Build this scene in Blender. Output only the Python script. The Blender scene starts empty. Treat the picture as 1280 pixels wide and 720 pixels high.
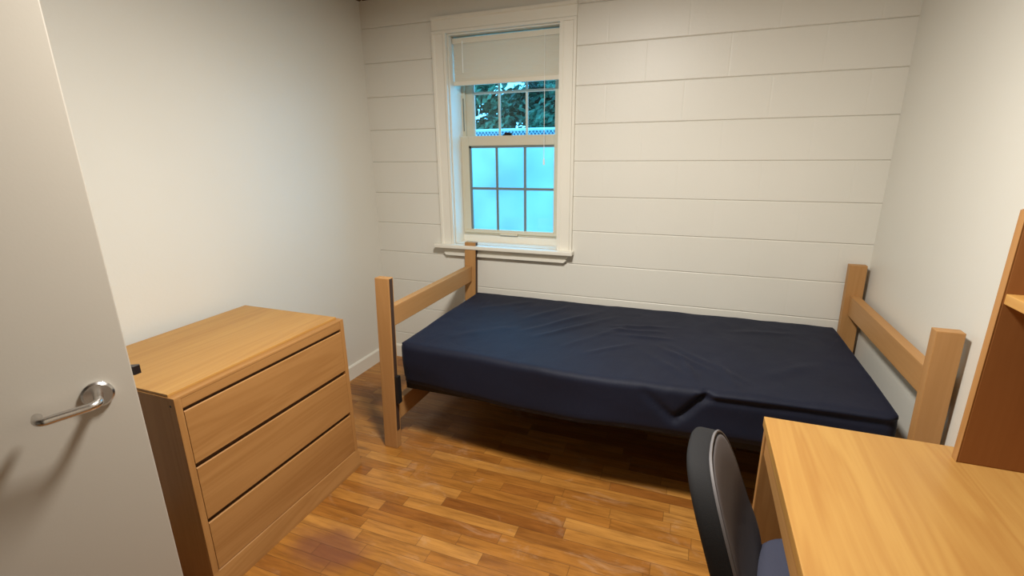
import bpy, bmesh, math, random
from mathutils import Vector, Matrix, noise

random.seed(7)
S = bpy.context.scene
COL = S.collection

# ------------------------------------------------------------------ camera
F_PX = 596.54
CAM = Vector((2.0651, -2.8098, 1.4672))
YAW, PITCH, ROLL = 0.3617, -0.2777, -0.011
fwd = Vector((-math.sin(YAW) * math.cos(PITCH), math.cos(YAW) * math.cos(PITCH), math.sin(PITCH)))
right = Vector((math.cos(YAW), math.sin(YAW), 0))
up = right.cross(fwd)
r2 = math.cos(ROLL) * right + math.sin(ROLL) * up
u2 = -math.sin(ROLL) * right + math.cos(ROLL) * up
cd = bpy.data.cameras.new('camera')
cd.sensor_width = 36
cd.lens = F_PX / 1280 * 36
cd.clip_start = 0.02
cam = bpy.data.objects.new('camera', cd)
COL.objects.link(cam)
m3 = Matrix((r2, u2, -fwd)).transposed()
cam.matrix_world = Matrix.Translation(CAM) @ m3.to_4x4()
S.camera = cam

# ------------------------------------------------------------------ world, lamps, exposure
S.view_settings.view_transform = 'Standard'
S.view_settings.look = 'None'
S.view_settings.gamma = 1
S.view_settings.use_curve_mapping = False
S.view_settings.exposure = 0.0
W = bpy.data.worlds.new('overcast_sky')
S.world = W
W.use_nodes = True
wn = W.node_tree.nodes
wn['Background'].inputs[0].default_value = (0.11, 0.53, 1.0, 1)
wn['Background'].inputs[1].default_value = 5.6

LAMP = (1.66, -1.72, 2.33)
ld = bpy.data.lights.new('ceiling_lamp_light', 'AREA')
ld.shape = 'DISK'
ld.size = 0.30
ld.energy = 70
ld.color = (1.0, 0.96, 0.89)
lo = bpy.data.objects.new('ceiling_lamp_light', ld)
lo.location = LAMP
COL.objects.link(lo)


# ------------------------------------------------------------------ node helpers
def new_mat(name):
    m = bpy.data.materials.new(name)
    m.use_nodes = True
    nt = m.node_tree
    b = nt.nodes['Principled BSDF']
    return m, nt, b


def N(nt, t, **kw):
    n = nt.nodes.new(t)
    for k, v in kw.items():
        setattr(n, k, v)
    return n


def L(nt, a, b):
    nt.links.new(a, b)


def math_n(nt, op, a, b=None, c=None):
    n = N(nt, 'ShaderNodeMath', operation=op)
    for i, v in enumerate((a, b, c)):
        if v is None:
            continue
        if isinstance(v, (int, float)):
            n.inputs[i].default_value = v
        else:
            L(nt, v, n.inputs[i])
    return n.outputs[0]


def ramp(nt, fac, stops):
    r = N(nt, 'ShaderNodeValToRGB')
    e = r.color_ramp.elements
    while len(e) < len(stops):
        e.new(0.5)
    for el, (p, c) in zip(e, stops):
        el.position = p
        el.color = (*c, 1)
    L(nt, fac, r.inputs[0])
    return r.outputs[0]


def mixc(nt, fac, a, b, mode='MIX'):
    n = N(nt, 'ShaderNodeMix', data_type='RGBA', blend_type=mode)
    for sock, v in ((n.inputs[0], fac), (n.inputs[6], a), (n.inputs[7], b)):
        if isinstance(v, (int, float)):
            sock.default_value = v
        elif isinstance(v, tuple):
            sock.default_value = (*v, 1)
        else:
            L(nt, v, sock)
    return n.outputs[2]


def noise_n(nt, vec, scale, detail=3, rough=0.5, dist=0.0):
    n = N(nt, 'ShaderNodeTexNoise')
    n.inputs['Scale'].default_value = scale
    n.inputs['Detail'].default_value = detail
    n.inputs['Roughness'].default_value = rough
    n.inputs['Distortion'].default_value = dist
    if vec is not None:
        L(nt, vec, n.inputs['Vector'])
    return n.outputs[0]


def mapping(nt, vec, scale=(1, 1, 1), loc=(0, 0, 0)):
    n = N(nt, 'ShaderNodeMapping')
    n.inputs['Scale'].default_value = scale
    n.inputs['Location'].default_value = loc
    L(nt, vec, n.inputs['Vector'])
    return n.outputs[0]


def bump(nt, b, h, strength=0.2, dist=0.01):
    n = N(nt, 'ShaderNodeBump')
    n.inputs['Strength'].default_value = strength
    n.inputs['Distance'].default_value = dist
    L(nt, h, n.inputs['Height'])
    L(nt, n.outputs[0], b.inputs['Normal'])


def objco(nt):
    return N(nt, 'ShaderNodeTexCoord').outputs['Object']


def plain(name, col, rough=0.5, metal=0.0, nscale=0, nstr=0.1, ndist=0.003, vary=0.0):
    m, nt, b = new_mat(name)
    b.inputs['Base Color'].default_value = (*col, 1)
    b.inputs['Roughness'].default_value = rough
    b.inputs['Metallic'].default_value = metal
    if nscale:
        h = noise_n(nt, objco(nt), nscale, 4)
        bump(nt, b, h, nstr, ndist)
    if vary:
        f = noise_n(nt, objco(nt), 3.0, 3)
        c = ramp(nt, f, [(0.3, tuple(x * (1 - vary) for x in col)), (0.7, tuple(min(1, x * (1 + vary)) for x in col))])
        L(nt, c, b.inputs['Base Color'])
    return m


def wood(name, axis, light, dark, rough=0.42, fig=1.0):
    """oak: fine streaks along `axis` plus broad cathedral figure"""
    m, nt, b = new_mat(name)
    oi = N(nt, 'ShaderNodeObjectInfo')
    va = N(nt, 'ShaderNodeVectorMath', operation='ADD')
    sc = N(nt, 'ShaderNodeVectorMath', operation='SCALE')
    cmb = N(nt, 'ShaderNodeCombineXYZ')
    L(nt, oi.outputs['Random'], cmb.inputs[0])
    L(nt, oi.outputs['Random'], cmb.inputs[1])
    L(nt, oi.outputs['Random'], cmb.inputs[2])
    L(nt, cmb.outputs[0], sc.inputs[0])
    sc.inputs['Scale'].default_value = 9.0
    L(nt, objco(nt), va.inputs[0])
    L(nt, sc.outputs[0], va.inputs[1])
    v = va.outputs[0]
    s1 = [9.0, 9.0, 9.0]
    s1['xyz'.index(axis)] = 0.7
    s2 = [90.0, 90.0, 90.0]
    s2['xyz'.index(axis)] = 2.5
    n1 = noise_n(nt, mapping(nt, v, s1), 1.0, 3, 0.55, 0.6)
    n2 = noise_n(nt, mapping(nt, v, s2), 1.0, 4, 0.6, 0.0)
    # growth-ring figure: sine of a stretched noise
    rings = math_n(nt, 'SINE', math_n(nt, 'MULTIPLY', n1, 46.0))
    rings = math_n(nt, 'MULTIPLY_ADD', rings, 0.07 * fig, 0.06)
    f = math_n(nt, 'ADD', math_n(nt, 'MULTIPLY_ADD', n2, 0.30, math_n(nt, 'MULTIPLY', n1, 0.55)), rings)
    c = ramp(nt, f, [(0.32, dark), (0.62, light)])
    L(nt, c, b.inputs['Base Color'])
    b.inputs['Roughness'].default_value = rough
    b.inputs['Specular IOR Level'].default_value = 0.28
    bump(nt, b, n2, 0.06, 0.002)
    return m


OAK_L, OAK_D = (0.46, 0.25, 0.070), (0.385, 0.19, 0.048)
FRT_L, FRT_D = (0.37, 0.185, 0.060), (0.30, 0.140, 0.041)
M = {}
for ax in 'xyz':
    M['oak_' + ax] = wood('oak_laminate_' + ax, ax, OAK_L, OAK_D)
    M['desk_' + ax] = wood('desk_oak_' + ax, ax, (0.405, 0.225, 0.062), (0.335, 0.165, 0.042))
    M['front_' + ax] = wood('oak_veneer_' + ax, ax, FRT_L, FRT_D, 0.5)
    M['post_' + ax] = wood('beech_' + ax, ax, (0.45, 0.24, 0.090), (0.37, 0.185, 0.062), 0.5, 0.3)
    M['hutch_' + ax] = wood('hutch_wood_' + ax, ax, (0.30, 0.128, 0.040), (0.25, 0.10, 0.029), 0.5, 0.3)
M['trim'] = plain('painted_trim', (0.74, 0.71, 0.62), 0.4, 0, 60, 0.05)
M['vinyl'] = plain('sash_cream', (0.60, 0.55, 0.42), 0.4)
M['muntin'] = plain('muntin_grey', (0.16, 0.20, 0.19), 0.5)
M['muntin_pale'] = plain('muntin_pale', (0.55, 0.6, 0.55), 0.5)
M['blind'] = plain('blind_vinyl', (0.70, 0.66, 0.55), 0.45)
M['cord'] = plain('blind_cord', (0.8, 0.8, 0.75), 0.6)
M['door'] = plain('door_paint', (0.44, 0.408, 0.352), 0.42, 0, 180, 0.05, 0.002)
M['steel'] = plain('satin_steel', (0.62, 0.60, 0.58), 0.24, 1.0)
M['bronze'] = plain('dark_latch', (0.03, 0.022, 0.022), 0.3, 0.6)
M['black_metal'] = plain('black_metal', (0.012, 0.011, 0.011), 0.55, 0.3)
M['slot'] = plain('slot_dark_brown', (0.045, 0.022, 0.012), 0.7)
M['gap'] = plain('drawer_gap', (0.13, 0.06, 0.02), 0.7)
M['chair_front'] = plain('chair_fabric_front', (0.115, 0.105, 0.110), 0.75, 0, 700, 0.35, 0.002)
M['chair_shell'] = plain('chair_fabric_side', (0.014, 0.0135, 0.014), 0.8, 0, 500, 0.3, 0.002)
M['chair_shell'].node_tree.nodes['Principled BSDF'].inputs['Specular IOR Level'].default_value = 0.2
M['chair_seat'] = plain('chair_seat_fabric', (0.03, 0.032, 0.055), 0.8, 0, 600, 0.3, 0.002)
M['piping'] = plain('chair_piping', (0.11, 0.10, 0.10), 0.6, 0, 900, 0.4, 0.001)
M['black_plastic'] = plain('black_plastic', (0.015, 0.015, 0.016), 0.45)
M['crown'] = wood('dark_crown', 'x', (0.10, 0.05, 0.022), (0.06, 0.03, 0.014), 0.5, 0.3)
M['ceiling'] = plain('ceiling_paint', (0.42, 0.37, 0.30), 0.8, 0, 80, 0.1)
M['screw'] = plain('screw_dark', (0.03, 0.02, 0.015), 0.6)


def wall_mat(name, block):
    m, nt, b = new_mat(name)
    pos = N(nt, 'ShaderNodeNewGeometry').outputs['Position']
    big = noise_n(nt, pos, 1.3, 3)
    c = ramp(nt, big, [(0.3, (0.675, 0.652, 0.580)), (0.7, (0.705, 0.682, 0.610))])
    fine = noise_n(nt, mapping(nt, pos, (60, 60, 60)), 1.0, 5)
    h = fine
    if block:
        sep = N(nt, 'ShaderNodeSeparateXYZ')
        L(nt, pos, sep.inputs[0])
        row = math_n(nt, 'FLOOR', math_n(nt, 'DIVIDE', math_n(nt, 'SUBTRACT', sep.outputs[2], 0.598 - 3 * 0.2032), 0.2032))
        off = math_n(nt, 'MULTIPLY', math_n(nt, 'MODULO', math_n(nt, 'ADD', row, 20.0), 2.0), 0.2032)
        u = math_n(nt, 'DIVIDE', math_n(nt, 'ADD', math_n(nt, 'ADD', sep.outputs[0], 10.018), off), 0.4064)
        fr = math_n(nt, 'FRACT', u)
        d = math_n(nt, 'ABSOLUTE', math_n(nt, 'SUBTRACT', fr, 0.5))
        j = math_n(nt, 'SUBTRACT', 1.0, math_n(nt, 'SMOOTH_MIN', 1.0, math_n(nt, 'DIVIDE', d, 0.014), 0.1))
        h = math_n(nt, 'SUBTRACT', math_n(nt, 'MULTIPLY', fine, 0.35), math_n(nt, 'MULTIPLY', j, 0.30))
        bump(nt, b, h, 0.35, 0.004)
    else:
        bump(nt, b, h, 0.12, 0.003)
    L(nt, c, b.inputs['Base Color'])
    b.inputs['Roughness'].default_value = 0.42
    return m


M['wall'] = wall_mat('cream_plaster_paint', False)
M['block'] = wall_mat('cream_block_paint', True)


def floor_mat():
    m, nt, b = new_mat('oak_strip_floor')
    pos = N(nt, 'ShaderNodeNewGeometry').outputs['Position']
    sep = N(nt, 'ShaderNodeSeparateXYZ')
    L(nt, pos, sep.inputs[0])
    x, y = sep.outputs[0], sep.outputs[1]
    w = 0.0572
    v = math_n(nt, 'DIVIDE', math_n(nt, 'ADD', y, 10.0), w)
    row = math_n(nt, 'FLOOR', v)
    wn1 = N(nt, 'ShaderNodeTexWhiteNoise', noise_dimensions='1D')
    L(nt, row, wn1.inputs['W'])
    rr = wn1.outputs['Value']
    ln = math_n(nt, 'MULTIPLY_ADD', rr, 0.34, 0.24)
    u = math_n(nt, 'ADD', math_n(nt, 'DIVIDE', math_n(nt, 'ADD', x, 10.0), ln), math_n(nt, 'MULTIPLY', rr, 37.7))
    colm = math_n(nt, 'FLOOR', u)
    cmb = N(nt, 'ShaderNodeCombineXYZ')
    L(nt, row, cmb.inputs[0])
    L(nt, colm, cmb.inputs[1])
    wn2 = N(nt, 'ShaderNodeTexWhiteNoise', noise_dimensions='2D')
    L(nt, cmb.outputs[0], wn2.inputs['Vector'])
    pid = wn2.outputs['Value']
    base = ramp(nt, pid, [(0.0, (0.235, 0.085, 0.015)), (0.3, (0.31, 0.125, 0.022)), (0.7, (0.355, 0.15, 0.027)), (1.0, (0.43, 0.205, 0.047))])
    # grain, shifted per plank
    sh = N(nt, 'ShaderNodeCombineXYZ')
    L(nt, math_n(nt, 'MULTIPLY_ADD', pid, 31.0, x), sh.inputs[0])
    L(nt, math_n(nt, 'MULTIPLY_ADD', pid, 17.0, y), sh.inputs[1])
    g1 = noise_n(nt, mapping(nt, sh.outputs[0], (6, 75, 1)), 1.0, 5, 0.65, 0.5)
    g2 = noise_n(nt, mapping(nt, sh.outputs[0], (2.0, 14, 1)), 1.0, 4, 0.6, 1.2)
    gc = ramp(nt, g1, [(0.25, (0.50, 0.46, 0.42)), (0.55, (1, 1, 1))])
    c = mixc(nt, 0.8, base, gc, 'MULTIPLY')
    gc2 = ramp(nt, g2, [(0.3, (0.62, 0.55, 0.50)), (0.6, (1.08, 1.05, 1.0))])
    c = mixc(nt, 0.8, c, gc2, 'MULTIPLY')
    # worn pale scuffs
    sc = noise_n(nt, mapping(nt, pos, (4.5, 9, 1)), 1.0, 6, 0.7, 0.8)
    scf = ramp(nt, sc, [(0.56, (0, 0, 0)), (0.70, (1, 1, 1))])
    c = mixc(nt, math_n(nt, 'MULTIPLY', scf, 0.30), c, (0.50, 0.33, 0.20))
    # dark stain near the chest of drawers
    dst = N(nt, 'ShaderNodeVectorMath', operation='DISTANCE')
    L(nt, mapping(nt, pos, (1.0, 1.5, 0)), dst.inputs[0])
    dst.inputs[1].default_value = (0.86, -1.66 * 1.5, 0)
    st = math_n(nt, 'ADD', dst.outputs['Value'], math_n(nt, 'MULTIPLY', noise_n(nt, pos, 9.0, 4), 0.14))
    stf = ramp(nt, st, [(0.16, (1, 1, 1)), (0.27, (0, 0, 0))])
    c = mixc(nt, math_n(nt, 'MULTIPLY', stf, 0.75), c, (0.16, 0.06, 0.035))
    # seams
    fv = math_n(nt, 'FRACT', v)
    dv = math_n(nt, 'MULTIPLY', math_n(nt, 'MINIMUM', fv, math_n(nt, 'SUBTRACT', 1.0, fv)), w)
    fu = math_n(nt, 'FRACT', u)
    du = math_n(nt, 'MULTIPLY', math_n(nt, 'MINIMUM', fu, math_n(nt, 'SUBTRACT', 1.0, fu)), ln)
    seam = math_n(nt, 'MINIMUM', math_n(nt, 'DIVIDE', math_n(nt, 'MINIMUM', dv, du), 0.0016), 1.0)
    c = mixc(nt, math_n(nt, 'MULTIPLY', math_n(nt, 'SUBTRACT', 1.0, seam), 0.75), c, (0.05, 0.02, 0.006))
    L(nt, c, b.inputs['Base Color'])
    rg = math_n(nt, 'MULTIPLY_ADD', sc, 0.30, 0.20)
    L(nt, rg, b.inputs['Roughness'])
    bump(nt, b, math_n(nt, 'ADD', seam, math_n(nt, 'MULTIPLY', g1, 0.25)), 0.25, 0.0015)
    return m


M['floor'] = floor_mat()


def mattress_mat():
    m, nt, b = new_mat('navy_nylon_cover')
    co = objco(nt)
    f = noise_n(nt, co, 2.2, 4, 0.6)
    c = ramp(nt, f, [(0.3, (0.0032, 0.0045, 0.0130)), (0.7, (0.0050, 0.0070, 0.0190))])
    L(nt, c, b.inputs['Base Color'])
    b.inputs['Roughness'].default_value = 0.68
    b.inputs['Specular IOR Level'].default_value = 0.26
    b.inputs['Sheen Weight'].default_value = 0.04
    b.inputs['Sheen Roughness'].default_value = 0.5
    b.inputs['Sheen Tint'].default_value = (0.5, 0.6, 1, 1)
    h = noise_n(nt, mapping(nt, co, (9, 5, 5)), 1.0, 5, 0.55, 0.7)
    bump(nt, b, h, 0.35, 0.012)
    return m


M['mattress'] = mattress_mat()


def glass_mat():
    m = bpy.data.materials.new('window_glass')
    m.use_nodes = True
    nt = m.node_tree
    nt.nodes.remove(nt.nodes['Principled BSDF'])
    out = nt.nodes['Material Output']
    t = N(nt, 'ShaderNodeBsdfTransparent')
    t.inputs[0].default_value = (0.93, 0.98, 0.97, 1)
    g = N(nt, 'ShaderNodeBsdfGlossy')
    g.inputs['Roughness'].default_value = 0.02
    fr = N(nt, 'ShaderNodeFresnel')
    bf = N(nt, 'ShaderNodeNewGeometry').outputs['Backfacing']
    L(nt, math_n(nt, 'MULTIPLY_ADD', bf, 1 / 1.45 - 1.45, 1.45), fr.inputs[0])   # thin pane: no total reflection on the way out
    mx = N(nt, 'ShaderNodeMixShader')
    L(nt, fr.outputs[0], mx.inputs[0])
    L(nt, t.outputs[0], mx.inputs[1])
    L(nt, g.outputs[0], mx.inputs[2])
    L(nt, mx.outputs[0], out.inputs['Surface'])
    return m


M['glass'] = glass_mat()


# ------------------------------------------------------------------ mesh helpers
def box(bm, x0, x1, y0, y1, z0, z1, bev=0.0, seg=2):
    vs = [bm.verts.new((x, y, z)) for x in (x0, x1) for y in (y0, y1) for z in (z0, z1)]
    idx = [(0, 1, 3, 2), (4, 6, 7, 5), (0, 4, 5, 1), (2, 3, 7, 6), (0, 2, 6, 4), (1, 5, 7, 3)]
    fs = [bm.faces.new([vs[i] for i in q]) for q in idx]
    if bev > 0:
        es = list({e for f in fs for e in f.edges})
        bmesh.ops.bevel(bm, geom=es, offset=bev, segments=seg, profile=0.7, affect='EDGES')
    return bm


def boxes(*bs):
    bm = bmesh.new()
    for b in bs:
        box(bm, *b)
    return bm


def tube(bm, pts, r, n=10, cap=True, radii=None):
    pts = [Vector(p) for p in pts]
    rings = []
    prev = None
    for i, p in enumerate(pts):
        a = pts[max(i - 1, 0)]
        b = pts[min(i + 1, len(pts) - 1)]
        t = (b - a).normalized()
        if prev is None:
            q = Vector((0, 0, 1)) if abs(t.z) < 0.9 else Vector((1, 0, 0))
            nrm = t.cross(q).normalized()
        else:
            nrm = (prev - t * prev.dot(t)).normalized()
        prev = nrm
        bi = t.cross(nrm)
        rr = radii[i] if radii else r
        rings.append([bm.verts.new(p + rr * (math.cos(k * 2 * math.pi / n) * nrm + math.sin(k * 2 * math.pi / n) * bi)) for k in range(n)])
    for A, B in zip(rings, rings[1:]):
        for k in range(n):
            bm.faces.new((A[k], A[(k + 1) % n], B[(k + 1) % n], B[k]))
    if cap:
        bm.faces.new(rings[0][::-1])
        bm.faces.new(rings[-1])
    return bm


def prism(bm, prof, axis, a, b):
    """prof: list of 2-D points in the plane normal to axis (x: (y,z), y: (x,z), z: (x,y))"""
    def P(t, p):
        return {'x': (t, p[0], p[1]), 'y': (p[0], t, p[1]), 'z': (p[0], p[1], t)}[axis]
    A = [bm.verts.new(P(a, p)) for p in prof]
    B = [bm.verts.new(P(b, p)) for p in prof]
    n = len(prof)
    bm.faces.new(A)
    bm.faces.new(B[::-1])
    for i in range(n):
        bm.faces.new((A[i], B[i], B[(i + 1) % n], A[(i + 1) % n]))
    return bm


def wloc(o):
    v = Vector((0, 0, 0))
    while o:
        v += o.location
        o = o.parent
    return v


def obj(name, bm, mat, parent=None, smooth=None, local=False, label=None):
    if parent is not None and not local:
        bmesh.ops.translate(bm, verts=bm.verts, vec=-wloc(parent))
    bmesh.ops.recalc_face_normals(bm, faces=bm.faces)
    me = bpy.data.meshes.new(name)
    bm.to_mesh(me)
    bm.free()
    mats = mat if isinstance(mat, (list, tuple)) else [mat]
    for mm in mats:
        me.materials.append(mm)
    o = bpy.data.objects.new(name, me)
    COL.objects.link(o)
    o.parent = parent
    if smooth is not None:
        for p in me.polygons:
            p.use_smooth = True
        if smooth < 180:
            try:
                me.set_sharp_from_angle(angle=math.radians(smooth))
            except Exception:
                pass
    if label:
        o['label'] = label
    return o


def tag(o, label, cat, group=None, kind=None):
    o['label'] = label
    o['category'] = cat
    if group:
        o['group'] = group
    if kind:
        o['kind'] = kind
    return o


def thing(name, loc, label, cat, group=None, kind=None):
    o = bpy.data.objects.new(name, None)
    o.empty_display_size = 0.1
    o.location = loc
    COL.objects.link(o)
    return tag(o, label, cat, group, kind)


def struct(name, bm, mat, label, cat, parent=None, smooth=None):
    o = obj(name, bm, mat, parent, smooth)
    return tag(o, label, cat, None, 'structure')


# ------------------------------------------------------------------ the setting
XR, YF, ZC = 2.921, -3.02, 2.42
TW = 0.22
WX0, WX1, WZ0, WZ1 = 0.605, 1.305, 0.885, 2.145     # window opening
DX0, DX1, DZ1 = 0.44, 1.36, 2.05                    # doorway behind the camera

struct('floor', boxes((-0.3, XR + 0.3, -4.3, TW, -0.12, 0.0)), M['floor'],
       'worn orange oak strip floor of the whole room', 'floor')
struct('ceiling', boxes((-0.3, XR + 0.3, -4.3, TW, ZC, ZC + 0.1)), M['ceiling'],
       'flat ceiling above the room', 'ceiling')

# block wall: each course is a strip with bevelled top and bottom so the bed joints are real grooves
bm = bmesh.new()
C0, CH = 0.598 - 3 * 0.2032, 0.2032


def course(bm, x0, x1, z0, z1, groove_lo=True, groove_hi=True):
    g, d = 0.0042, 0.0055
    prof = [(0.05, z0), (d if groove_lo else 0.0, z0)]
    if groove_lo:
        prof += [(0.0012, z0 + g * 0.55), (0.0, z0 + g)]
    if groove_hi:
        prof += [(0.0, z1 - g), (0.0012, z1 - g * 0.55), (d, z1)]
    else:
        prof += [(0.0, z1)]
    prof += [(0.05, z1)]
    prism(bm, prof, 'x', x0, x1)


for k in range(0, 13):
    a, b_ = C0 + k * CH, C0 + (k + 1) * CH
    a = max(a, 0.0)
    b_ = min(b_, ZC)
    if b_ - a < 0.012:
        continue
    spans = [(a, b_, 0, XR)]
    if b_ > WZ0 and a < WZ1:
        spans = [(a, b_, 0, WX0), (a, b_, WX1, XR)]
        if a < WZ0:
            spans.append((a, WZ0, WX0, WX1))
        if b_ > WZ1:
            spans.append((WZ1, b_, WX0, WX1))
    for (p, q, x0, x1) in spans:
        course(bm, x0, x1, p, q, p == a and a > 0, q == b_ and b_ < ZC)
# core of the wall behind the courses
for (x0, x1, z0, z1) in ((-0.2, WX0, 0, ZC), (WX1, XR + 0.2, 0, ZC), (WX0, WX1, 0, WZ0), (WX0, WX1, WZ1, ZC)):
    box(bm, x0, x1, 0.05, TW, z0, z1)
struct('wall_back', bm, M['block'], 'cream painted concrete block wall behind the bed, with the window in it', 'wall')
struct('wall_left', boxes((-0.2, 0, YF - 0.14, 0.05, 0, ZC)), M['wall'],
       'smooth cream wall on the left behind the chest of drawers', 'wall')
struct('wall_right', boxes((XR, XR + 0.2, YF - 0.14, 0.05, 0, ZC)), M['wall'],
       'smooth cream wall on the right behind the desk hutch', 'wall')
bm = bmesh.new()
box(bm, 0, DX0, YF - 0.14, YF, 0, ZC)
box(bm, DX1, XR, YF - 0.14, YF, 0, ZC)
box(bm, DX0, DX1, YF - 0.14, YF, DZ1, ZC)
struct('wall_front', bm, plain('front_wall_tan', (0.36, 0.32, 0.26), 0.7), 'cream wall with the doorway opposite the window', 'wall')
bm = bmesh.new()
box(bm, -0.3, XR + 0.3, -4.30, -4.20, 0, ZC)
box(bm, -0.3, -0.2, -4.2, YF - 0.14, 0, ZC)
box(bm, XR + 0.2, XR + 0.3, -4.2, YF - 0.14, 0, ZC)
struct('wall_hall', bm, plain('hall_paint', (0.30, 0.28, 0.24), 0.7), 'cream wall of the hallway outside the doorway', 'wall')

# baseboards: board with a small eased top
def baseboard(name, axis, a, b, at, sgn, label):
    prof = [(0, 0), (0, 0.096), (sgn * 0.006, 0.096), (sgn * 0.012, 0.086), (sgn * 0.014, 0.0)]
    prof = [(at + p[0], p[1]) for p in prof]
    struct(name, prism(bmesh.new(), prof, axis, a, b), M['trim'], label, 'baseboard')


baseboard('baseboard_left', 'y', YF, 0.0, 0.0, 1, 'cream baseboard along the left wall')
baseboard('baseboard_right', 'y', YF, 0.0, XR, -1, 'cream baseboard along the right wall')
baseboard('baseboard_back', 'x', 0.014, XR - 0.014, 0.0, -1, 'cream baseboard along the block wall under the bed')

# dark wooden strip where walls meet the ceiling
def crown(name, axis, a, b, at, sgn, label):
    prof = [(0, ZC), (0, 2.381), (sgn * 0.012, 2.381), (sgn * 0.030, 2.405), (sgn * 0.030, ZC)]
    prof = [(at + p[0], p[1]) for p in prof]
    struct(name, prism(bmesh.new(), prof, axis, a, b), M['crown'], label, 'trim')


crown('trim_1', 'x', 0.03, XR - 0.03, 0.0, -1, 'dark brown strip between the block wall and the ceiling')
crown('trim_2', 'y', YF, 0.0, 0.0, 1, 'dark brown strip between the left wall and the ceiling')
crown('trim_3', 'y', YF, 0.0, XR, -1, 'dark brown strip between the right wall and the ceiling')

# ------------------------------------------------------------------ window
win = thing('window_1', (0.955, 0, WZ0), 'double hung window in cream casing with small panes in the block wall', 'window', None, 'structure')
# casing: two side boards and a head, each stepped (outer back band, flat, inner bead)
def casing_prof(s):
    return [(0.0, 0.0), (0.0, -0.026), (0.014 * s, -0.026), (0.020 * s, -0.018), (0.070 * s, -0.018), (0.078 * s, -0.024), (0.092 * s, -0.024), (0.092 * s, 0.0)]


bm = prism(bmesh.new(), [(0.512 + p[0], p[1]) for p in casing_prof(1)], 'z', WZ0, WZ1)
obj('side_casing', bm, M['trim'], win)
bm = prism(bmesh.new(), [(1.398 + p[0], p[1]) for p in casing_prof(-1)], 'z', WZ0, WZ1)
obj('side_casing', bm, M['trim'], win)
bm = prism(bmesh.new(), [(p[1], WZ1 + 0.092 - p[0]) for p in casing_prof(1)], 'x', 0.512, 1.398)
obj('head_casing', bm, M['trim'], win)
# stool with rounded nose and returns, apron with sloped ends
bm = box(bmesh.new(), 0.472, 1.410, -0.062, 0.0, WZ0 - 0.024, WZ0, 0.006)
box(bm, WX0, WX1, 0.0, 0.22, WZ0 - 0.004, WZ0 + 0.003)
obj('stool', bm, M['trim'], win)
bm = bmesh.new()
pts = [(0.520, WZ0 - 0.024), (1.378, WZ0 - 0.024), (1.378, WZ0 - 0.034), (1.366, WZ0 - 0.052), (1.350, WZ0 - 0.076), (0.545, WZ0 - 0.076), (0.531, WZ0 - 0.052), (0.520, WZ0 - 0.034)]
prism(bm, pts, 'y', -0.022, 0.0)
pts = [(0.528, WZ0 - 0.058), (1.370, WZ0 - 0.058), (1.350, WZ0 - 0.076), (0.545, WZ0 - 0.076)]
prism(bm, pts, 'y', -0.030, -0.022)
obj('apron', bm, M['trim'], win)
# jamb lining and stops
bm = bmesh.new()
box(bm, WX0 - 0.001, WX0 + 0.008, 0.0, 0.22, WZ0, WZ1)
box(bm, WX1 - 0.008, WX1 + 0.001, 0.0, 0.22, WZ0, WZ1)
box(bm, WX0 + 0.008, WX1 - 0.008, 0.0, 0.22, WZ1 - 0.008, WZ1)
box(bm, WX0 + 0.008, WX1 - 0.008, 0.115, 0.22, WZ0, WZ0 + 0.045)
obj('jamb', bm, M['trim'], win)
# tracks of the upper sash beside the glass
for x0, x1 in ((WX0 + 0.008, WX0 + 0.030), (WX1 - 0.030, WX1 - 0.008)):
    bm = box(bmesh.new(), x0, x1, 0.150, 0.166, WZ0 + 0.66, WZ1 - 0.008)
    obj('sash_track', bm, M['vinyl'], win)
    bm = box(bmesh.new(), x0 + 0.008, x0 + 0.015, 0.1485, 0.151, 1.60, 1.80)
    obj('track_slot', bm, M['muntin'], win)


def sash(name, x0, x1, z0, z1, y0, y1, stile, rail_t, rail_b, muntin_mat, nx, nz):
    s = bpy.data.objects.new(name, None)
    COL.objects.link(s)
    s.parent = win
    base = wloc(win)
    gx0, gx1, gz0, gz1 = x0 + stile, x1 - stile, z0 + rail_b, z1 - rail_t
    bm = bmesh.new()
    box(bm, x0, gx0, y0, y1, z0, z1, 0.003)
    box(bm, gx1, x1, y0, y1, z0, z1, 0.003)
    box(bm, gx0, gx1, y0, y1, z0, gz0, 0.003)
    box(bm, gx0, gx1, y0, y1, gz1, z1, 0.003)
    obj('sash_frame', bm, M['vinyl'], s)
    ym = (y0 + y1) / 2
    bm = bmesh.new()
    t = 0.0078
    box(bm, gx0, gx0 + 0.014, y0 + 0.006, ym, gz0, gz1)
    box(bm, gx0, gx1, y0 + 0.006, ym, gz1 - 0.014, gz1)
    for i in range(1, nx):
        xx = gx0 + (gx1 - gx0) * i / nx
        box(bm, xx - t, xx + t, ym - 0.006, ym - 0.001, gz0, gz1)
    for i in range(1, nz):
        zz = gz0 + (gz1 - gz0) * i / nz
        box(bm, gx0, gx1, ym - 0.0062, ym - 0.0012, zz - t, zz + t)
    obj('muntin_grid', bm, muntin_mat, s)
    bm = box(bmesh.new(), gx0, gx1, ym, ym + 0.003, gz0, gz1)
    obj('pane', bm, M['glass'], s)
    return s


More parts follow.
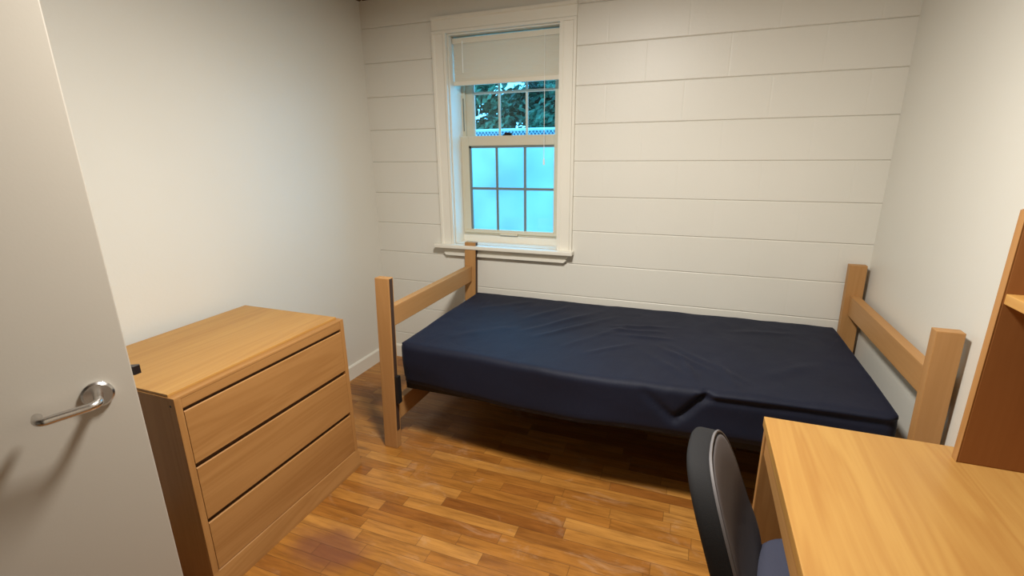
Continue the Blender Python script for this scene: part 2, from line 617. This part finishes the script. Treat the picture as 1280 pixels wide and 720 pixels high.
low = sash('lower_sash', 0.614, 1.296, 0.932, 1.567, 0.116, 0.148, 0.054, 0.060, 0.036, M['muntin'], 3, 2)
upp = sash('upper_sash', 0.614, 1.296, 1.520, 2.137, 0.168, 0.198, 0.066, 0.05, 0.050, M['muntin_pale'], 3, 2)
bm = box(bmesh.new(), 0.625, 1.285, 0.106, 0.120, 0.945, 0.958, 0.003)
box(bm, 0.885, 1.005, 0.100, 0.118, 0.936, 0.950, 0.003)
obj('lift_rail', bm, M['vinyl'], low)
bm = box(bmesh.new(), 0.905, 0.965, 0.118, 0.142, 1.567, 1.574, 0.002)
box(bm, 0.918, 0.955, 0.120, 0.138, 1.574, 1.585, 0.003)
box(bm, 0.945, 0.972, 0.112, 0.122, 1.574, 1.581, 0.002)
obj('sash_lock', bm, M['bronze'], low, label='dark sash lock')

# blind: head rail, half-lowered stack of closed slats, bottom rail, wand, cord
bl = thing('window_blind', (0.955, 0.05, WZ1 - 0.01), 'off-white mini blind lowered over the top of the window', 'blind')
bm = box(bmesh.new(), 0.617, 1.292, 0.040, 0.076, 2.096, 2.128, 0.003)
obj('head_rail', bm, M['blind'], bl)
bm = bmesh.new()
nsl = 16
for i in range(nsl):
    z = 2.090 - i * 0.0134
    P = []
    for j in range(5):
        t = j / 4 - 0.5
        y = 0.052 + t * 0.011 - 0.0015 * (1 - 4 * t * t)
        P.append((y, z - t * 0.0185))
    prof = P + [(p[0] + 0.0008, p[1]) for p in reversed(P)]
    prism(bm, prof, 'x', 0.620, 1.289)
obj('slats', bm, M['blind'], bl)
bm = box(bmesh.new(), 0.619, 1.290, 0.036, 0.060, 1.862, 1.886, 0.003)
obj('bottom_rail', bm, M['blind'], bl)
bm = tube(bmesh.new(), [(0.690, 0.026, 2.108), (0.690, 0.024, 2.06), (0.690, 0.024, 1.93)], 0.0035, 6)
obj('tilt_wand', bm, M['cord'], bl, 40)
bm = tube(bmesh.new(), [(1.205, 0.028, 2.11), (1.206, 0.026, 1.8), (1.205, 0.026, 1.43)], 0.0016, 6)
tube(bm, [(1.205, 0.026, 1.43), (1.205, 0.026, 1.422), (1.205, 0.026, 1.39)], 0.005, 8, True, [0.002, 0.005, 0.006])
obj('pull_cord', bm, M['cord'], bl, 40)

# ------------------------------------------------------------------ door (open, at the left)
HANDLE_Z = 0.965
dth = math.radians(62.5)
dd = Vector((math.cos(dth), math.sin(dth), 0))           # hinge -> free edge
dn = Vector((math.sin(dth), -math.cos(dth), 0))          # faces the camera
EDGE = Vector((0.905, -2.187, 0))                        # free edge of the visible face
DW, DT, DH = 0.90, 0.044, 2.03
door_origin = EDGE - dd * DW
door = obj('door_1', box(bmesh.new(), 0.0, DW, 0.0, DT, 0.008, DH, 0.002), M['door'])
tag(door, 'cream painted door standing open at the left, with a steel lever handle', 'door', None, 'structure')
# local frame: x along dd, y away from the camera, z up
door.matrix_world = Matrix((dd, -dn, Vector((0, 0, 1)))).transposed().to_4x4()
door.location = door_origin
hx = DW - 0.066
bm = bmesh.new()
tube(bm, [(hx, 0.0, HANDLE_Z), (hx, -0.006, HANDLE_Z), (hx, -0.010, HANDLE_Z)], 0.03, 32, True, [0.029, 0.029, 0.025])
ros = obj('rosette', bm, M['steel'], door, 35, True)
# lever: neck out, bend, straight grip, return to the door
pts = []
st = 0.058
pts.append((hx, -0.006, HANDLE_Z))
pts.append((hx, -0.030, HANDLE_Z))
for k in range(0, 7):
    a = k / 6 * math.pi / 2
    pts.append((hx - 0.016 * (1 - math.cos(a)), -(st - 0.016) - 0.016 * math.sin(a), HANDLE_Z - 0.0005 * k))
xe = hx - 0.098
for k in range(1, 4):
    pts.append((hx - 0.016 + (xe + 0.016 - hx + 0.016) * k / 4, -st, HANDLE_Z - 0.003 - 0.001 * k))
for k in range(0, 7):
    a = k / 6 * math.pi / 2
    pts.append((xe + 0.016 - 0.016 * math.sin(a), -st + 0.016 * (1 - math.cos(a)), HANDLE_Z - 0.0075))
pts.append((xe, -0.026, HANDLE_Z - 0.0075))
obj('lever_handle', tube(bmesh.new(), pts, 0.0090, 16), M['steel'], door, 50, True, 'steel lever handle')
bm = bmesh.new()
zb = HANDLE_Z + 0.028
prism(bm, [(DW, 0.012), (DW + 0.004, 0.010), (DW + 0.016, 0.016), (DW + 0.016, 0.022), (DW, 0.032)], 'z', zb - 0.010, zb + 0.010)
obj('latch_bolt', bm, M['bronze'], door, None, True, 'dark latch bolt')

# ------------------------------------------------------------------ chest of drawers
DRX0, DRX1, DRY0, DRY1, DRH = 0.066, 0.640, -1.957, -1.188, 0.760
dr = thing('chest_of_drawers', ((DRX0 + DRX1) / 2, (DRY0 + DRY1) / 2, 0), 'low oak chest of three wide drawers against the left wall', 'dresser')
for a, b_ in ((DRY0, DRY0 + 0.022), (DRY1 - 0.022, DRY1)):
    obj('side_panel', box(bmesh.new(), DRX0, DRX1, a, b_, 0, DRH - 0.010, 0.003), M['front_z'], dr)
obj('back_panel', box(bmesh.new(), DRX0 + 0.004, DRX0 + 0.014, DRY0 + 0.022, DRY1 - 0.022, 0.02, DRH - 0.012), M['front_z'], dr)
bm = box(bmesh.new(), DRX0, DRX1, DRY0, DRY1, DRH - 0.014, DRH - 0.004, 0.003)
box(bm, DRX1 - 0.022, DRX1 - 0.001, DRY0 + 0.022, DRY1 - 0.022, DRH - 0.046, DRH - 0.014, 0.002)
obj('top_rail', bm, M['front_y'], dr)
obj('top_panel', box(bmesh.new(), DRX0 + 0.002, DRX1 - 0.028, DRY0 + 0.003, DRY1 - 0.012, DRH - 0.004, DRH + 0.005, 0.002), M['oak_y'], dr)
obj('inner_case', boxes((DRX0 + 0.02, DRX1 - 0.030, DRY0 + 0.0225, DRY1 - 0.0225, 0.03, DRH - 0.05)), M['gap'], dr)
zs = [(0.512, 0.703), (0.298, 0.497), (0.0885, 0.283)]
for (z0, z1) in zs:
    d = bpy.data.objects.new('drawer', None)
    COL.objects.link(d)
    d.parent = dr
    bm = bmesh.new()
    y0, y1 = DRY0 + 0.0235, DRY1 - 0.0235
    # front with a bevelled finger-pull along its upper edge
    prof = [(DRX1 - 0.022, z0), (DRX1 - 0.002, z0), (DRX1, z0 + 0.002), (DRX1, z1 - 0.003), (DRX1 - 0.003, z1), (DRX1 - 0.010, z1 - 0.004), (DRX1 - 0.022, z1 - 0.010)]
    prism(bm, prof, 'y', y0, y1)
    obj('drawer_front', bm, M['front_y'], d)
    bm = box(bmesh.new(), DRX1 - 0.0295, DRX1 - 0.0225, y0, y1, z0 - 0.006, z1 + 0.008)
    obj('finger_pull', bm, M['gap'], d, label='dark finger pull recess')
# plinth leaning out a little at the bottom
pl = [(DRX1 - 0.024, 0.0), (DRX1 + 0.014, 0.0), (DRX1 + 0.013, 0.012), (DRX1 + 0.001, 0.084), (DRX1 - 0.003, 0.0875), (DRX1 - 0.024, 0.0875)]
bm = prism(bmesh.new(), pl, 'y', DRY0 + 0.0225, DRY1 - 0.0225)
pl2 = [(DRX1 + 0.0004, 0.0), (DRX1 + 0.014, 0.0), (DRX1 + 0.013, 0.012), (DRX1 + 0.001, 0.084), (DRX1 + 0.0004, 0.086)]
prism(bm, pl2, 'y', DRY0, DRY0 + 0.0225)
prism(bm, pl2, 'y', DRY1 - 0.0225, DRY1)
obj('plinth', bm, M['front_y'], dr)
bm = tube(bmesh.new(), [(DRX1 - 0.020, DRY0 - 0.0006, 0.728), (DRX1 - 0.020, DRY0 + 0.004, 0.728)], 0.004, 12)
obj('screw', bm, M['screw'], dr)

# ------------------------------------------------------------------ bed
BF, BB = -1.016, -0.017
PW, PT, PH = 0.075, 0.040, 0.908
bed = thing('bed_frame', (1.79, -0.52, 0), 'single wooden bed frame with square posts and end rails under the window', 'bed')


def lean(bm, k):
    for v in bm.verts:
        v.co.x += k * v.co.z


def bed_end(x0, k, inner):
    e = bpy.data.objects.new('bed_end', None)
    COL.objects.link(e)
    e.parent = bed
    for (a, b_) in ((BF, BF + PT), (BB - PT, BB)):
        bm = box(bmesh.new(), x0, x0 + PW, a, b_, 0, PH, 0.003)
        lean(bm, k)
        p = obj('post', bm, M['post_z'], e)
        # dark slotted channel let into the inner face
        if inner < 0:
            continue
        xs = x0 + PW
        bm = box(bmesh.new(), xs - 0.0015, xs + 0.0015, a + 0.008, b_ - 0.008, 0.10, PH - 0.004)
        lean(bm, k)
        obj('slot', bm, M['slot'], e, label='dark slotted channel')
    rx = x0 + (0.012 if inner > 0 else PW - 0.052)
    for (z0, z1) in ((0.650, 0.752), (0.128, 0.238)):
        bm = box(bmesh.new(), rx, rx + 0.040, BF + PT, BB - PT, z0, z1, 0.004)
        lean(bm, k)
        obj('end_rail', bm, M['post_y'], e)
    return e


bed_end(0.668, 0.034, 1)
bed_end(2.838, -0.018, -1)
# black metal spring deck
bm = bmesh.new()
zt = 0.365
for (a, b_) in ((BF + 0.080, BF + 0.110), (BB - 0.040, BB - 0.010)):
    box(bm, 0.775, 2.815, a, a + 0.004, zt - 0.05, zt)
    box(bm, 0.775, 2.815, a, b_, zt - 0.004, zt)
box(bm, 0.775, 0.779, BF + 0.080, BB - 0.01, zt - 0.05, zt)
box(bm, 2.811, 2.815, BF + 0.080, BB - 0.01, zt - 0.05, zt)
for i in range(1, 9):
    x = 0.775 + i * 2.04 / 9
    box(bm, x - 0.02, x + 0.02, BF + 0.085, BB - 0.014, zt - 0.008, zt - 0.004)
for i in range(1, 6):
    y = BF + i * (BB - BF) / 6
    box(bm, 0.779, 2.811, y - 0.012, y + 0.012, zt - 0.012, zt - 0.008)
obj('spring_deck', bm, M['black_metal'], bed, label='black metal deck')
for (x0, x1) in ((0.758, 0.775), (2.815, 2.829)):
    for y in (BF + 0.006, BB - 0.040):
        bm = box(bmesh.new(), x0, x1, y, y + 0.028, 0.26, 0.405, 0.002)
        obj('deck_bracket', bm, M['black_metal'], bed, label='black corner bracket')

# ------------------------------------------------------------------ mattress (navy cover)
def smooth01(a, b, x):
    t = max(0.0, min(1.0, (x - a) / (b - a)))
    return t * t * (3 - 2 * t)


def seg_dist(px, py, ax, ay, bx, by):
    dx, dy = bx - ax, by - ay
    t = max(0, min(1, ((px - ax) * dx + (py - ay) * dy) / (dx * dx + dy * dy)))
    return math.hypot(px - ax - t * dx, py - ay - t * dy), t


MX0, MX1, MY0, MY1, MZ0, MZ1 = 0.768, 2.812, -0.978, -0.045, 0.366, 0.580
folds = [  # (ax, ay, bx, by, height, width) creases on the top, metres
    (1.30, -0.62, 1.62, -0.20, 0.007, 0.020), (1.38, -0.68, 1.72, -0.26, 0.006, 0.018), (1.20, -0.50, 1.42, -0.18, 0.005, 0.022),
    (1.55, -0.74, 1.80, -0.38, 0.006, 0.018), (1.72, -0.40, 2.05, -0.33, 0.005, 0.013), (1.70, -0.46, 1.98, -0.42, 0.006, 0.012),
    (1.76, -0.52, 2.02, -0.50, 0.005, 0.012), (1.95, -0.60, 2.22, -0.84, 0.006, 0.016), (2.02, -0.58, 2.34, -0.88, 0.005, 0.016),
    (2.08, -0.72, 2.14, -0.95, 0.007, 0.015), (2.20, -0.66, 2.28, -0.92, 0.006, 0.016), (1.88, -0.66, 2.10, -0.90, 0.005, 0.018),
    (1.00, -0.80, 1.22, -0.60, 0.004, 0.030), (2.30, -0.30, 2.60, -0.24, 0.004, 0.022), (2.40, -0.80, 2.62, -0.60, 0.004, 0.028),
    (0.95, -0.35, 1.18, -0.16, 0.004, 0.028), (1.66, -0.80, 1.86, -0.62, 0.005, 0.016)]


def front_y(x):
    return MY0 - 0.050 * math.exp(-((x - 1.75) / 0.55) ** 2)


def mattress_bm():
    bm = bmesh.new()
    nx, ny, nz = 170, 84, 20
    hx, hy, hz = (MX1 - MX0) / 2, (MY1 - MY0) / 2, (MZ1 - MZ0) / 2
    cx, cy, cz = (MX0 + MX1) / 2, (MY0 + MY1) / 2, (MZ0 + MZ1) / 2
    r, rc = 0.030, 0.055
    grid = {}

    def warp(p):
        x, y, z = p
        # plan corner rounding
        ax, ay = abs(x) - (hx - rc), abs(y) - (hy - rc)
        if ax > 0 and ay > 0:
            d = math.hypot(ax, ay)
            m = max(ax, ay)
            k = m / d
            x = math.copysign(hx - rc + ax * k, x)
            y = math.copysign(hy - rc + ay * k, y)
        # edge rounding between top/bottom and sides
        az = abs(z) - (hz - r)
        e = max(abs(x) - (hx - r), abs(y) - (hy - r))
        if az > 0 and e > 0:
            d = math.hypot(az, e)
            k = max(az, e) / d
            z = math.copysign(hz - r + az * k, z)
            sh = e * (1 - k)
            if abs(x) - (hx - r) >= abs(y) - (hy - r):
                x -= math.copysign(sh, x)
                if abs(y) - (hy - r) > 0:
                    y -= math.copysign((abs(y) - (hy - r)) * (1 - k), y)
            else:
                y -= math.copysign(sh, y)
                if abs(x) - (hx - r) > 0:
                    x -= math.copysign((abs(x) - (hx - r)) * (1 - k), x)
        X, Y, Z = cx + x, cy + y, cz + z
        top = smooth01(-0.2, 1.0, z / hz)
        # front edge drifts forward to the right
        fw = (Y - MY1) / (MY0 - MY1)
        Y += (front_y(X) - MY0) * max(0, fw) ** 2
        # the top sags towards the front and the right-hand corner
        Z -= top * (0.006 * smooth01(0.4, 1, fw))
        # shallow body hollow
        Z -= top * 0.008 * math.exp(-((X - 1.5) / 0.5) ** 2 - ((Y + 0.45) / 0.3) ** 2)
        if top > 0.3:
            for (ax_, ay_, bx_, by_, h, w) in folds:
                d, t = seg_dist(X, Y, ax_, ay_, bx_, by_)
                if d < 3 * w:
                    Z += top * 1.9 * h * math.exp(-(d / w) ** 2) * math.sin(math.pi * (0.1 + 0.8 * t)) * (0.7 + 0.6 * noise.noise((X * 9, Y * 9, h * 900)))
            Z += top * 0.0030 * noise.noise((X * 7, Y * 5, 3.1)) + top * 0.0016 * noise.noise((X * 18, Y * 13, 7.7))
        # loose cover on the front face: hanging folds and a pleat under x ~ 2.1
        fr = smooth01(0.75, 1.0, -y / hy)
        if fr > 0:
            hang = smooth01(0.15, -0.9, z / hz)
            Y -= fr * 0.012 * hang * noise.noise((X * 5.0 + Z * 3, 1.7, Z * 4))
            Y += fr * 0.010 * noise.noise((X * 2.2, 9.1, Z * 5))
            d, t = seg_dist(X, Z, 2.178, 0.560, 2.09, 0.455)
            Y += fr * 0.024 * math.exp(-(d / 0.016) ** 2)
            d, t = seg_dist(X, Z, 1.95, 0.54, 2.07, 0.43)
            Y += fr * 0.016 * math.exp(-(d / 0.016) ** 2) * (0.3 + 0.7 * t)
            # seam ridge from the pleat towards the right corner
            if X > 2.14:
                Y -= fr * 0.010 * math.exp(-((Z - 0.562) / 0.010) ** 2)
                Y += fr * 0.008 * math.exp(-((Z - 0.538) / 0.012) ** 2)
            if z < -hz * 0.8:
                Z -= 0.020 * smooth01(0.96, 1.0, -y / hy)
            if z < 0:
                Z += fr * hang * (0.012 * math.sin(X * 3.1 + 0.6) + 0.010 * noise.noise((X * 4, 5, 5)))
        return (X, Y, Z)

    def V(i, j, k):
        key = (i, j, k)
        if key not in grid:
            # cluster samples near the edges
            def f(t, h, rr):
                return -h + 2 * h * t
            grid[key] = bm.verts.new(warp((f(i / nx, hx, r), f(j / ny, hy, r), f(k / nz, hz, r))))
        return grid[key]

    for i in range(nx):
        for j in range(ny):
            for k in (0, nz):
                bm.faces.new((V(i, j, k), V(i + 1, j, k), V(i + 1, j + 1, k), V(i, j + 1, k)))
        for k in range(nz):
            for j in (0, ny):
                bm.faces.new((V(i, j, k), V(i + 1, j, k), V(i + 1, j, k + 1), V(i, j, k + 1)))
    for j in range(ny):
        for k in range(nz):
            for i in (0, nx):
                bm.faces.new((V(i, j, k), V(i, j + 1, k), V(i, j + 1, k + 1), V(i, j, k + 1)))
    return bm


mt = obj('mattress', mattress_bm(), M['mattress'], None, 180)
tag(mt, 'dark navy covered mattress with shallow wrinkles lying on the bed frame', 'mattress')

# ------------------------------------------------------------------ desk and hutch
KX, KY, KH = 2.298, -1.476, 0.760
KY0, KX1 = -2.66, 2.913
desk = thing('desk', (2.6, -2.07, 0), 'oak desk with a wide bare top against the right wall', 'desk')
obj('desk_top', box(bmesh.new(), KX, KX1, KY0, KY, KH - 0.028, KH, 0.003), M['desk_y'], desk)
for a, b_ in ((KY - 0.027, KY - 0.004), (KY0 + 0.004, KY0 + 0.027)):
    obj('end_panel', box(bmesh.new(), KX + 0.004, KX1 - 0.01, a, b_, 0, KH - 0.028, 0.002), M['front_z'], desk)
obj('back_panel', box(bmesh.new(), KX1 - 0.04, KX1 - 0.022, KY0 + 0.027, KY - 0.027, 0.30, KH - 0.028), M['front_y'], desk)
dw = obj('drawer', box(bmesh.new(), KX + 0.008, KX + 0.028, KY0 + 0.029, KY - 0.030, KH - 0.100, KH - 0.031, 0.002), M['front_y'], desk)
bm = boxes((KX + 0.028, KX + 0.45, KY0 + 0.04, KY - 0.045, KH - 0.095, KH - 0.085))
obj('drawer_tray', bm, M['front_y'], desk)

HX, HY = 2.693, -1.528
hut = thing('desk_hutch', (2.80, -2.06, KH), 'reddish oak shelf hutch standing at the back of the desk', 'hutch')
HZ1 = 1.345
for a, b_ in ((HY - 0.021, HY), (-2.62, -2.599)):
    obj('lit_edge', box(bmesh.new(), HX - 0.0015, HX - 0.0002, a, b_, KH + 0.001, HZ1 - 0.002), M['front_z'], hut, label='front edge painted pale as if lit')  # paler strip painted on to stand for lamp light on the front edge
    obj('side_panel', box(bmesh.new(), HX, KX1, a, b_, KH, HZ1, 0.003), M['hutch_z'], hut)
obj('shelf', box(bmesh.new(), HX + 0.003, KX1 - 0.012, -2.599, HY - 0.021, 1.148, 1.170, 0.002), M['oak_y'], hut)
obj('back_panel', box(bmesh.new(), KX1 - 0.012, KX1 - 0.002, -2.599, HY - 0.021, KH + 0.05, HZ1 - 0.01), M['hutch_y'], hut)
obj('bottom_rail', box(bmesh.new(), KX1 - 0.036, KX1 - 0.012, -2.599, HY - 0.021, KH, KH + 0.05, 0.002), M['hutch_y'], hut)

# ------------------------------------------------------------------ desk chair
ch = thing('desk_chair', (0, 0, 0), 'dark upholstered chair with a rounded high back pulled up to the desk', 'chair')
# local frame: chair faces +x, origin on the floor under the seat


def pad(bm, outline, thick, place, inset=0.012, n=3):
    """cushion: outline of (u, v) points, place(u, v, w) -> xyz; rim rounded"""
    rings = []
    cu = sum(p[0] for p in outline) / len(outline)
    cv = sum(p[1] for p in outline) / len(outline)
    prof = []
    for k in range(n + 1):
        a = k / n * math.pi / 2
        prof.append((inset * (1 - math.sin(a)), -thick / 2 + (thick / 2 if False else inset) * (1 - math.cos(a))))
    low_ = prof
    high = [(i_, -w_) for (i_, w_) in reversed(prof)]
    for (ins, w) in low_ + high:
        ring = []
        for (u, v) in outline:
            du, dv = u - cu, v - cv
            l = math.hypot(du, dv)
            k = (l - ins) / l
            ring.append((cu + du * k, cv + dv * k, w))
        rings.append(ring)
    # inner rings for smooth faces
    def inner(ring, w):
        out = []
        for f in (0.75, 0.45, 0.18):
            out.append([(cu + (u - cu) * f, cv + (v - cv) * f, w) for (u, v, _) in ring])
        return out
    pre = list(reversed(inner(rings[0], -thick / 2)))
    post = inner(rings[-1], thick / 2)
    allr = pre + rings + post
    vr = [[bm.verts.new(place(*p)) for p in ring] for ring in allr]
    m = len(outline)
    faces = []
    for A, B in zip(vr, vr[1:]):
        for i in range(m):
            faces.append(bm.faces.new((A[i], A[(i + 1) % m], B[(i + 1) % m], B[i])))
    faces.append(bm.faces.new(vr[0]))
    faces.append(bm.faces.new(vr[-1]))
    return vr, len(pre), faces


BZ0, BZ1 = 0.42, 0.818
TH = 0.060


def back_place(u, v, w):
    # u across (chair's y), v height 0..1 range metres above BZ0, w + towards the front
    curve = 0.55 * u * u                       # wings come forward
    x = -0.207 - 0.33 * v + 0.20 * v * v * 0 + curve + w
    x += 0.10 * max(0, 0.15 - v) ** 1
    return (x, u, BZ0 + v)


outl = []
HWB, HWT, HB = 0.20, 0.145, BZ1 - BZ0
for k in range(56):
    a = 2 * math.pi * k / 56
    ca, sa = math.cos(a), math.sin(a)
    e = 2 / 3.2
    u = math.copysign(abs(ca) ** e, ca)
    v = math.copysign(abs(sa) ** e, sa)
    vv = (v * 0.5 + 0.5) * HB
    hw = HWB + (HWT - HWB) * (vv / HB)
    outl.append((u * hw, vv))
bm = bmesh.new()
vr, npre, faces = pad(bm, outl, TH, back_place, 0.016, 3)
bm.faces.ensure_lookup_table()
nr = len(vr)
for f in bm.faces:
    f.material_index = 0
# front faces get the lighter fabric
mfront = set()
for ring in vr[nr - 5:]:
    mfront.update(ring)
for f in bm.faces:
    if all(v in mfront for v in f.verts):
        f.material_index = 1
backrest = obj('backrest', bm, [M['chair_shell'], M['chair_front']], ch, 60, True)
bm = bmesh.new()
pp = [Vector(back_place(u * 0.985, 0.003 + v * 0.99, TH / 2 - 0.006)) for (u, v) in outl]
tube(bm, pp + [pp[0]], 0.0035, 6, False)
obj('piping', bm, M['piping'], backrest, 60, True)
so = []
for k in range(48):
    a = 2 * math.pi * k / 48
    ca, sa = math.cos(a), math.sin(a)
    so.append((math.copysign(abs(ca) ** (2 / 3.5), ca) * 0.225, math.copysign(abs(sa) ** (2 / 3.5), sa) * 0.23))
bm = bmesh.new()
pad(bm, so, 0.075, lambda u, v, w: (u + 0.03, v, 0.430 + w - 0.10 * max(0, u - 0.12) ** 1.5), 0.028, 4)
obj('seat', bm, M['chair_seat'], ch, 60, True)
bm = tube(bmesh.new(), [(-0.10, 0, 0.385), (-0.19, 0, 0.39), (-0.235, 0, 0.44), (-0.245, 0, 0.52), (-0.27, 0, 0.60)], 0.02, 10)
obj('back_support', bm, M['black_plastic'], ch, 50, True)
bm = box(bmesh.new(), -0.12, 0.12, -0.09, 0.09, 0.365, 0.395, 0.006)
tube(bm, [(0, 0, 0.37), (0, 0, 0.22), (0, 0, 0.219), (0, 0, 0.09)], 0.02, 14, True, [0.022, 0.022, 0.028, 0.028])
obj('gas_column', bm, M['black_plastic'], ch, 40, True)
bm = bmesh.new()
for k in range(5):
    a = 2 * math.pi * k / 5 + 0.3
    ca, sa = math.cos(a), math.sin(a)
    tube(bm, [(0.015 * ca, 0.015 * sa, 0.105), (0.15 * ca, 0.15 * sa, 0.09), (0.28 * ca, 0.28 * sa, 0.072)], 0.02, 8, True, [0.026, 0.020, 0.015])
obj('star_base', bm, M['black_plastic'], ch, 50, True)
for k in range(5):
    a = 2 * math.pi * k / 5 + 0.3
    ca, sa = math.cos(a), math.sin(a)
    bm = bmesh.new()
    c0 = Vector((0.275 * ca, 0.275 * sa, 0.026))
    t = Vector((-sa, ca, 0))
    for s in (-1, 1):
        tube(bm, [c0 + t * s * 0.006, c0 + t * s * 0.022], 0.026, 16)
    tube(bm, [c0, c0 + Vector((0, 0, 0.045))], 0.006, 8)
    obj('caster', bm, M['black_plastic'], ch, 40, True)
ch.location = (2.465, -1.79, 0)
ch.rotation_euler = (0, 0, math.radians(-6))

# ------------------------------------------------------------------ ceiling lamp (above the frame)
lamp = thing('ceiling_lamp', (LAMP[0], LAMP[1], ZC), 'round flush ceiling lamp in the middle of the ceiling', 'lamp')
bm = tube(bmesh.new(), [(LAMP[0], LAMP[1], ZC), (LAMP[0], LAMP[1], ZC - 0.03), (LAMP[0], LAMP[1], ZC - 0.075)], 0.17, 40, True, [0.16, 0.175, 0.165])
obj('lamp_base', bm, M['trim'], lamp, 40)

# ------------------------------------------------------------------ outdoors
def leaf_mat(name, a, b_):
    m, nt, bs = new_mat(name)
    f = noise_n(nt, objco(nt), 2.5, 2)
    L(nt, ramp(nt, f, [(0.35, a), (0.65, b_)]), bs.inputs['Base Color'])
    bs.inputs['Roughness'].default_value = 0.5
    return m


GZ = -0.25
struct('ground', boxes((-14, 14, TW, 26, GZ - 0.1, GZ)), plain('pale_bounce_ground', (0.55, 0.58, 0.52), 0.9, 0, 30, 0.3, 0.01, 0.08),  # unseen ground, made pale so it bounces daylight in at the window
       'unseen ground outside the window, made pale to bounce daylight', 'ground')
FY = 4.0
FT = 1.775
fence = thing('chain_link_fence', (-0.5, FY, GZ), 'chain link fence with a pale privacy screen outside the window', 'fence')
galv = plain('galvanised', (0.55, 0.56, 0.56), 0.5, 0.0)
obj('top_rail', tube(bmesh.new(), [(-4.5, FY, FT), (0, FY, FT), (3.5, FY, FT)], 0.021, 10), galv, fence, 50)
for x in (-3.6, -1.95, 0.55, 2.4):
    obj('fence_post', tube(bmesh.new(), [(x, FY + 0.03, GZ), (x, FY + 0.03, 1), (x, FY + 0.03, FT + 0.03)], 0.026, 10), galv, fence, 50)
bm = bmesh.new()
pitch = 0.052
zlo, zhi = 1.45, FT
for s in (-1, 1):
    x = -4.0
    while x < 3.0:
        n = 2
        tube(bm, [(x, FY - 0.024, zlo), (x + s * (zhi - zlo) * 0.8, FY - 0.024, zhi)], 0.0034, 4, False)
        x += pitch
obj('wire_mesh', bm, galv, fence, 50)
scr, snt, sb = new_mat('pale_screen')
L(snt, ramp(snt, noise_n(snt, objco(snt), 1.1, 2), [(0.35, (0.36, 0.34, 0.40)), (0.62, (0.55, 0.50, 0.46))]), sb.inputs['Base Color'])
sb.inputs['Roughness'].default_value = 0.8
bm = bmesh.new()
nseg = 70
zz = [GZ + 0.03, 0.5, 1.1, FT - 0.115]
for (yy) in (FY + 0.060, FY + 0.066):
    pass
A = []
for i in range(nseg + 1):
    x = -4.3 + 7.6 * i / nseg
    yb = FY - 0.075 + 0.012 * math.sin(x * 5.1) + 0.008 * math.sin(x * 11.3)
    A.append([bm.verts.new((x, yb + dy, z)) for dy in (0, 0.004) for z in zz])
for p, q in zip(A, A[1:]):
    for o_ in (0, 4):
        for k in range(3):
            bm.faces.new((p[o_ + k], q[o_ + k], q[o_ + k + 1], p[o_ + k + 1]))
    bm.faces.new((p[3], q[3], q[7], p[7]))
    bm.faces.new((p[0], q[0], q[4], p[4]))
obj('privacy_screen', bm, scr, fence, 60, label='pale privacy screen')

bm = box(bmesh.new(), -4.3, 3.3, FY + 0.060, FY + 0.064, 1.50, FT - 0.015)
obj('screen_hem', bm, plain('blue_hem', (0.12, 0.17, 0.24), 0.8), fence, label='blue band behind the top of the wire mesh')

bark = plain('bark', (0.10, 0.075, 0.05), 0.9, 0, 25, 0.6, 0.03)


def tree(x, y, h, cr, mat, label, seed, trunk=0.14):
    rnd = random.Random(seed)
    t = thing('tree', (x, y, GZ), label, 'tree', 'trees beyond the fence')
    bm = bmesh.new()
    top = Vector((x + rnd.uniform(-.2, .2), y, GZ + h * 0.8))
    base = Vector((x, y, GZ))
    tube(bm, [base, base.lerp(top, 0.35) + Vector((0.1, 0, 0)), base.lerp(top, 0.7), top], 0.1, 8, True, [trunk, trunk * .8, trunk * .5, trunk * .2])
    for k in range(6):
        a = rnd.uniform(0, 6.28)
        s = base.lerp(top, rnd.uniform(0.3, 0.8))
        tube(bm, [s, s + Vector((math.cos(a) * cr * .4, math.sin(a) * cr * .4, .35)), s + Vector((math.cos(a) * cr * .75, math.sin(a) * cr * .75, .9))], 0.04, 6, True, [0.05, 0.03, 0.012])
    obj('trunk', bm, bark, t, 60)
    bm = bmesh.new()
    clumps = []
    for k in range(76):
        z = rnd.uniform(0.14, 0.92)
        rr = cr * (1 - abs(z - 0.5) * 0.9) * math.sqrt(rnd.random())
        a = rnd.uniform(0, 6.28)
        clumps.append((Vector((x + math.cos(a) * rr, y + math.sin(a) * rr, GZ + h * z)), rnd.uniform(0.3, 0.65) * cr * 0.5))
    for (c, r_) in clumps:
        for q in range(210):
            d = Vector((rnd.gauss(0, 1), rnd.gauss(0, 1), rnd.gauss(0, 0.8)))
            p = c + d * r_ * 0.55
            n_ = Vector((rnd.gauss(0, 1), rnd.gauss(0, 1), rnd.gauss(0, 1) + 0.8)).normalized()
            u_ = n_.orthogonal().normalized()
            v_ = n_.cross(u_)
            s = rnd.uniform(0.06, 0.12)
            ps = [p - u_ * s, p + v_ * s * .55 + n_ * s * .15, p + u_ * s, p - v_ * s * .55 + n_ * s * .15]
            bm.faces.new([bm.verts.new(w) for w in ps])
    obj('foliage', bm, mat, t)
    return t


g1 = leaf_mat('leaves_dark', (0.03, 0.075, 0.04), (0.10, 0.18, 0.10))
g2 = leaf_mat('leaves_mid', (0.06, 0.13, 0.065), (0.17, 0.26, 0.14))
g3 = leaf_mat('leaves_blue', (0.045, 0.11, 0.06), (0.12, 0.22, 0.13))
tree(-2.75, 7.0, 4.4, 0.95, g2, 'mid green leafy tree at the left of the view through the window', 3)
tree(-0.15, 7.3, 4.6, 0.95, g3, 'bluish green leafy tree at the right of the view through the window', 8)
tree(-1.85, 9.9, 5.2, 1.45, g1, 'dark green leafy tree in the middle of the view through the window', 5)
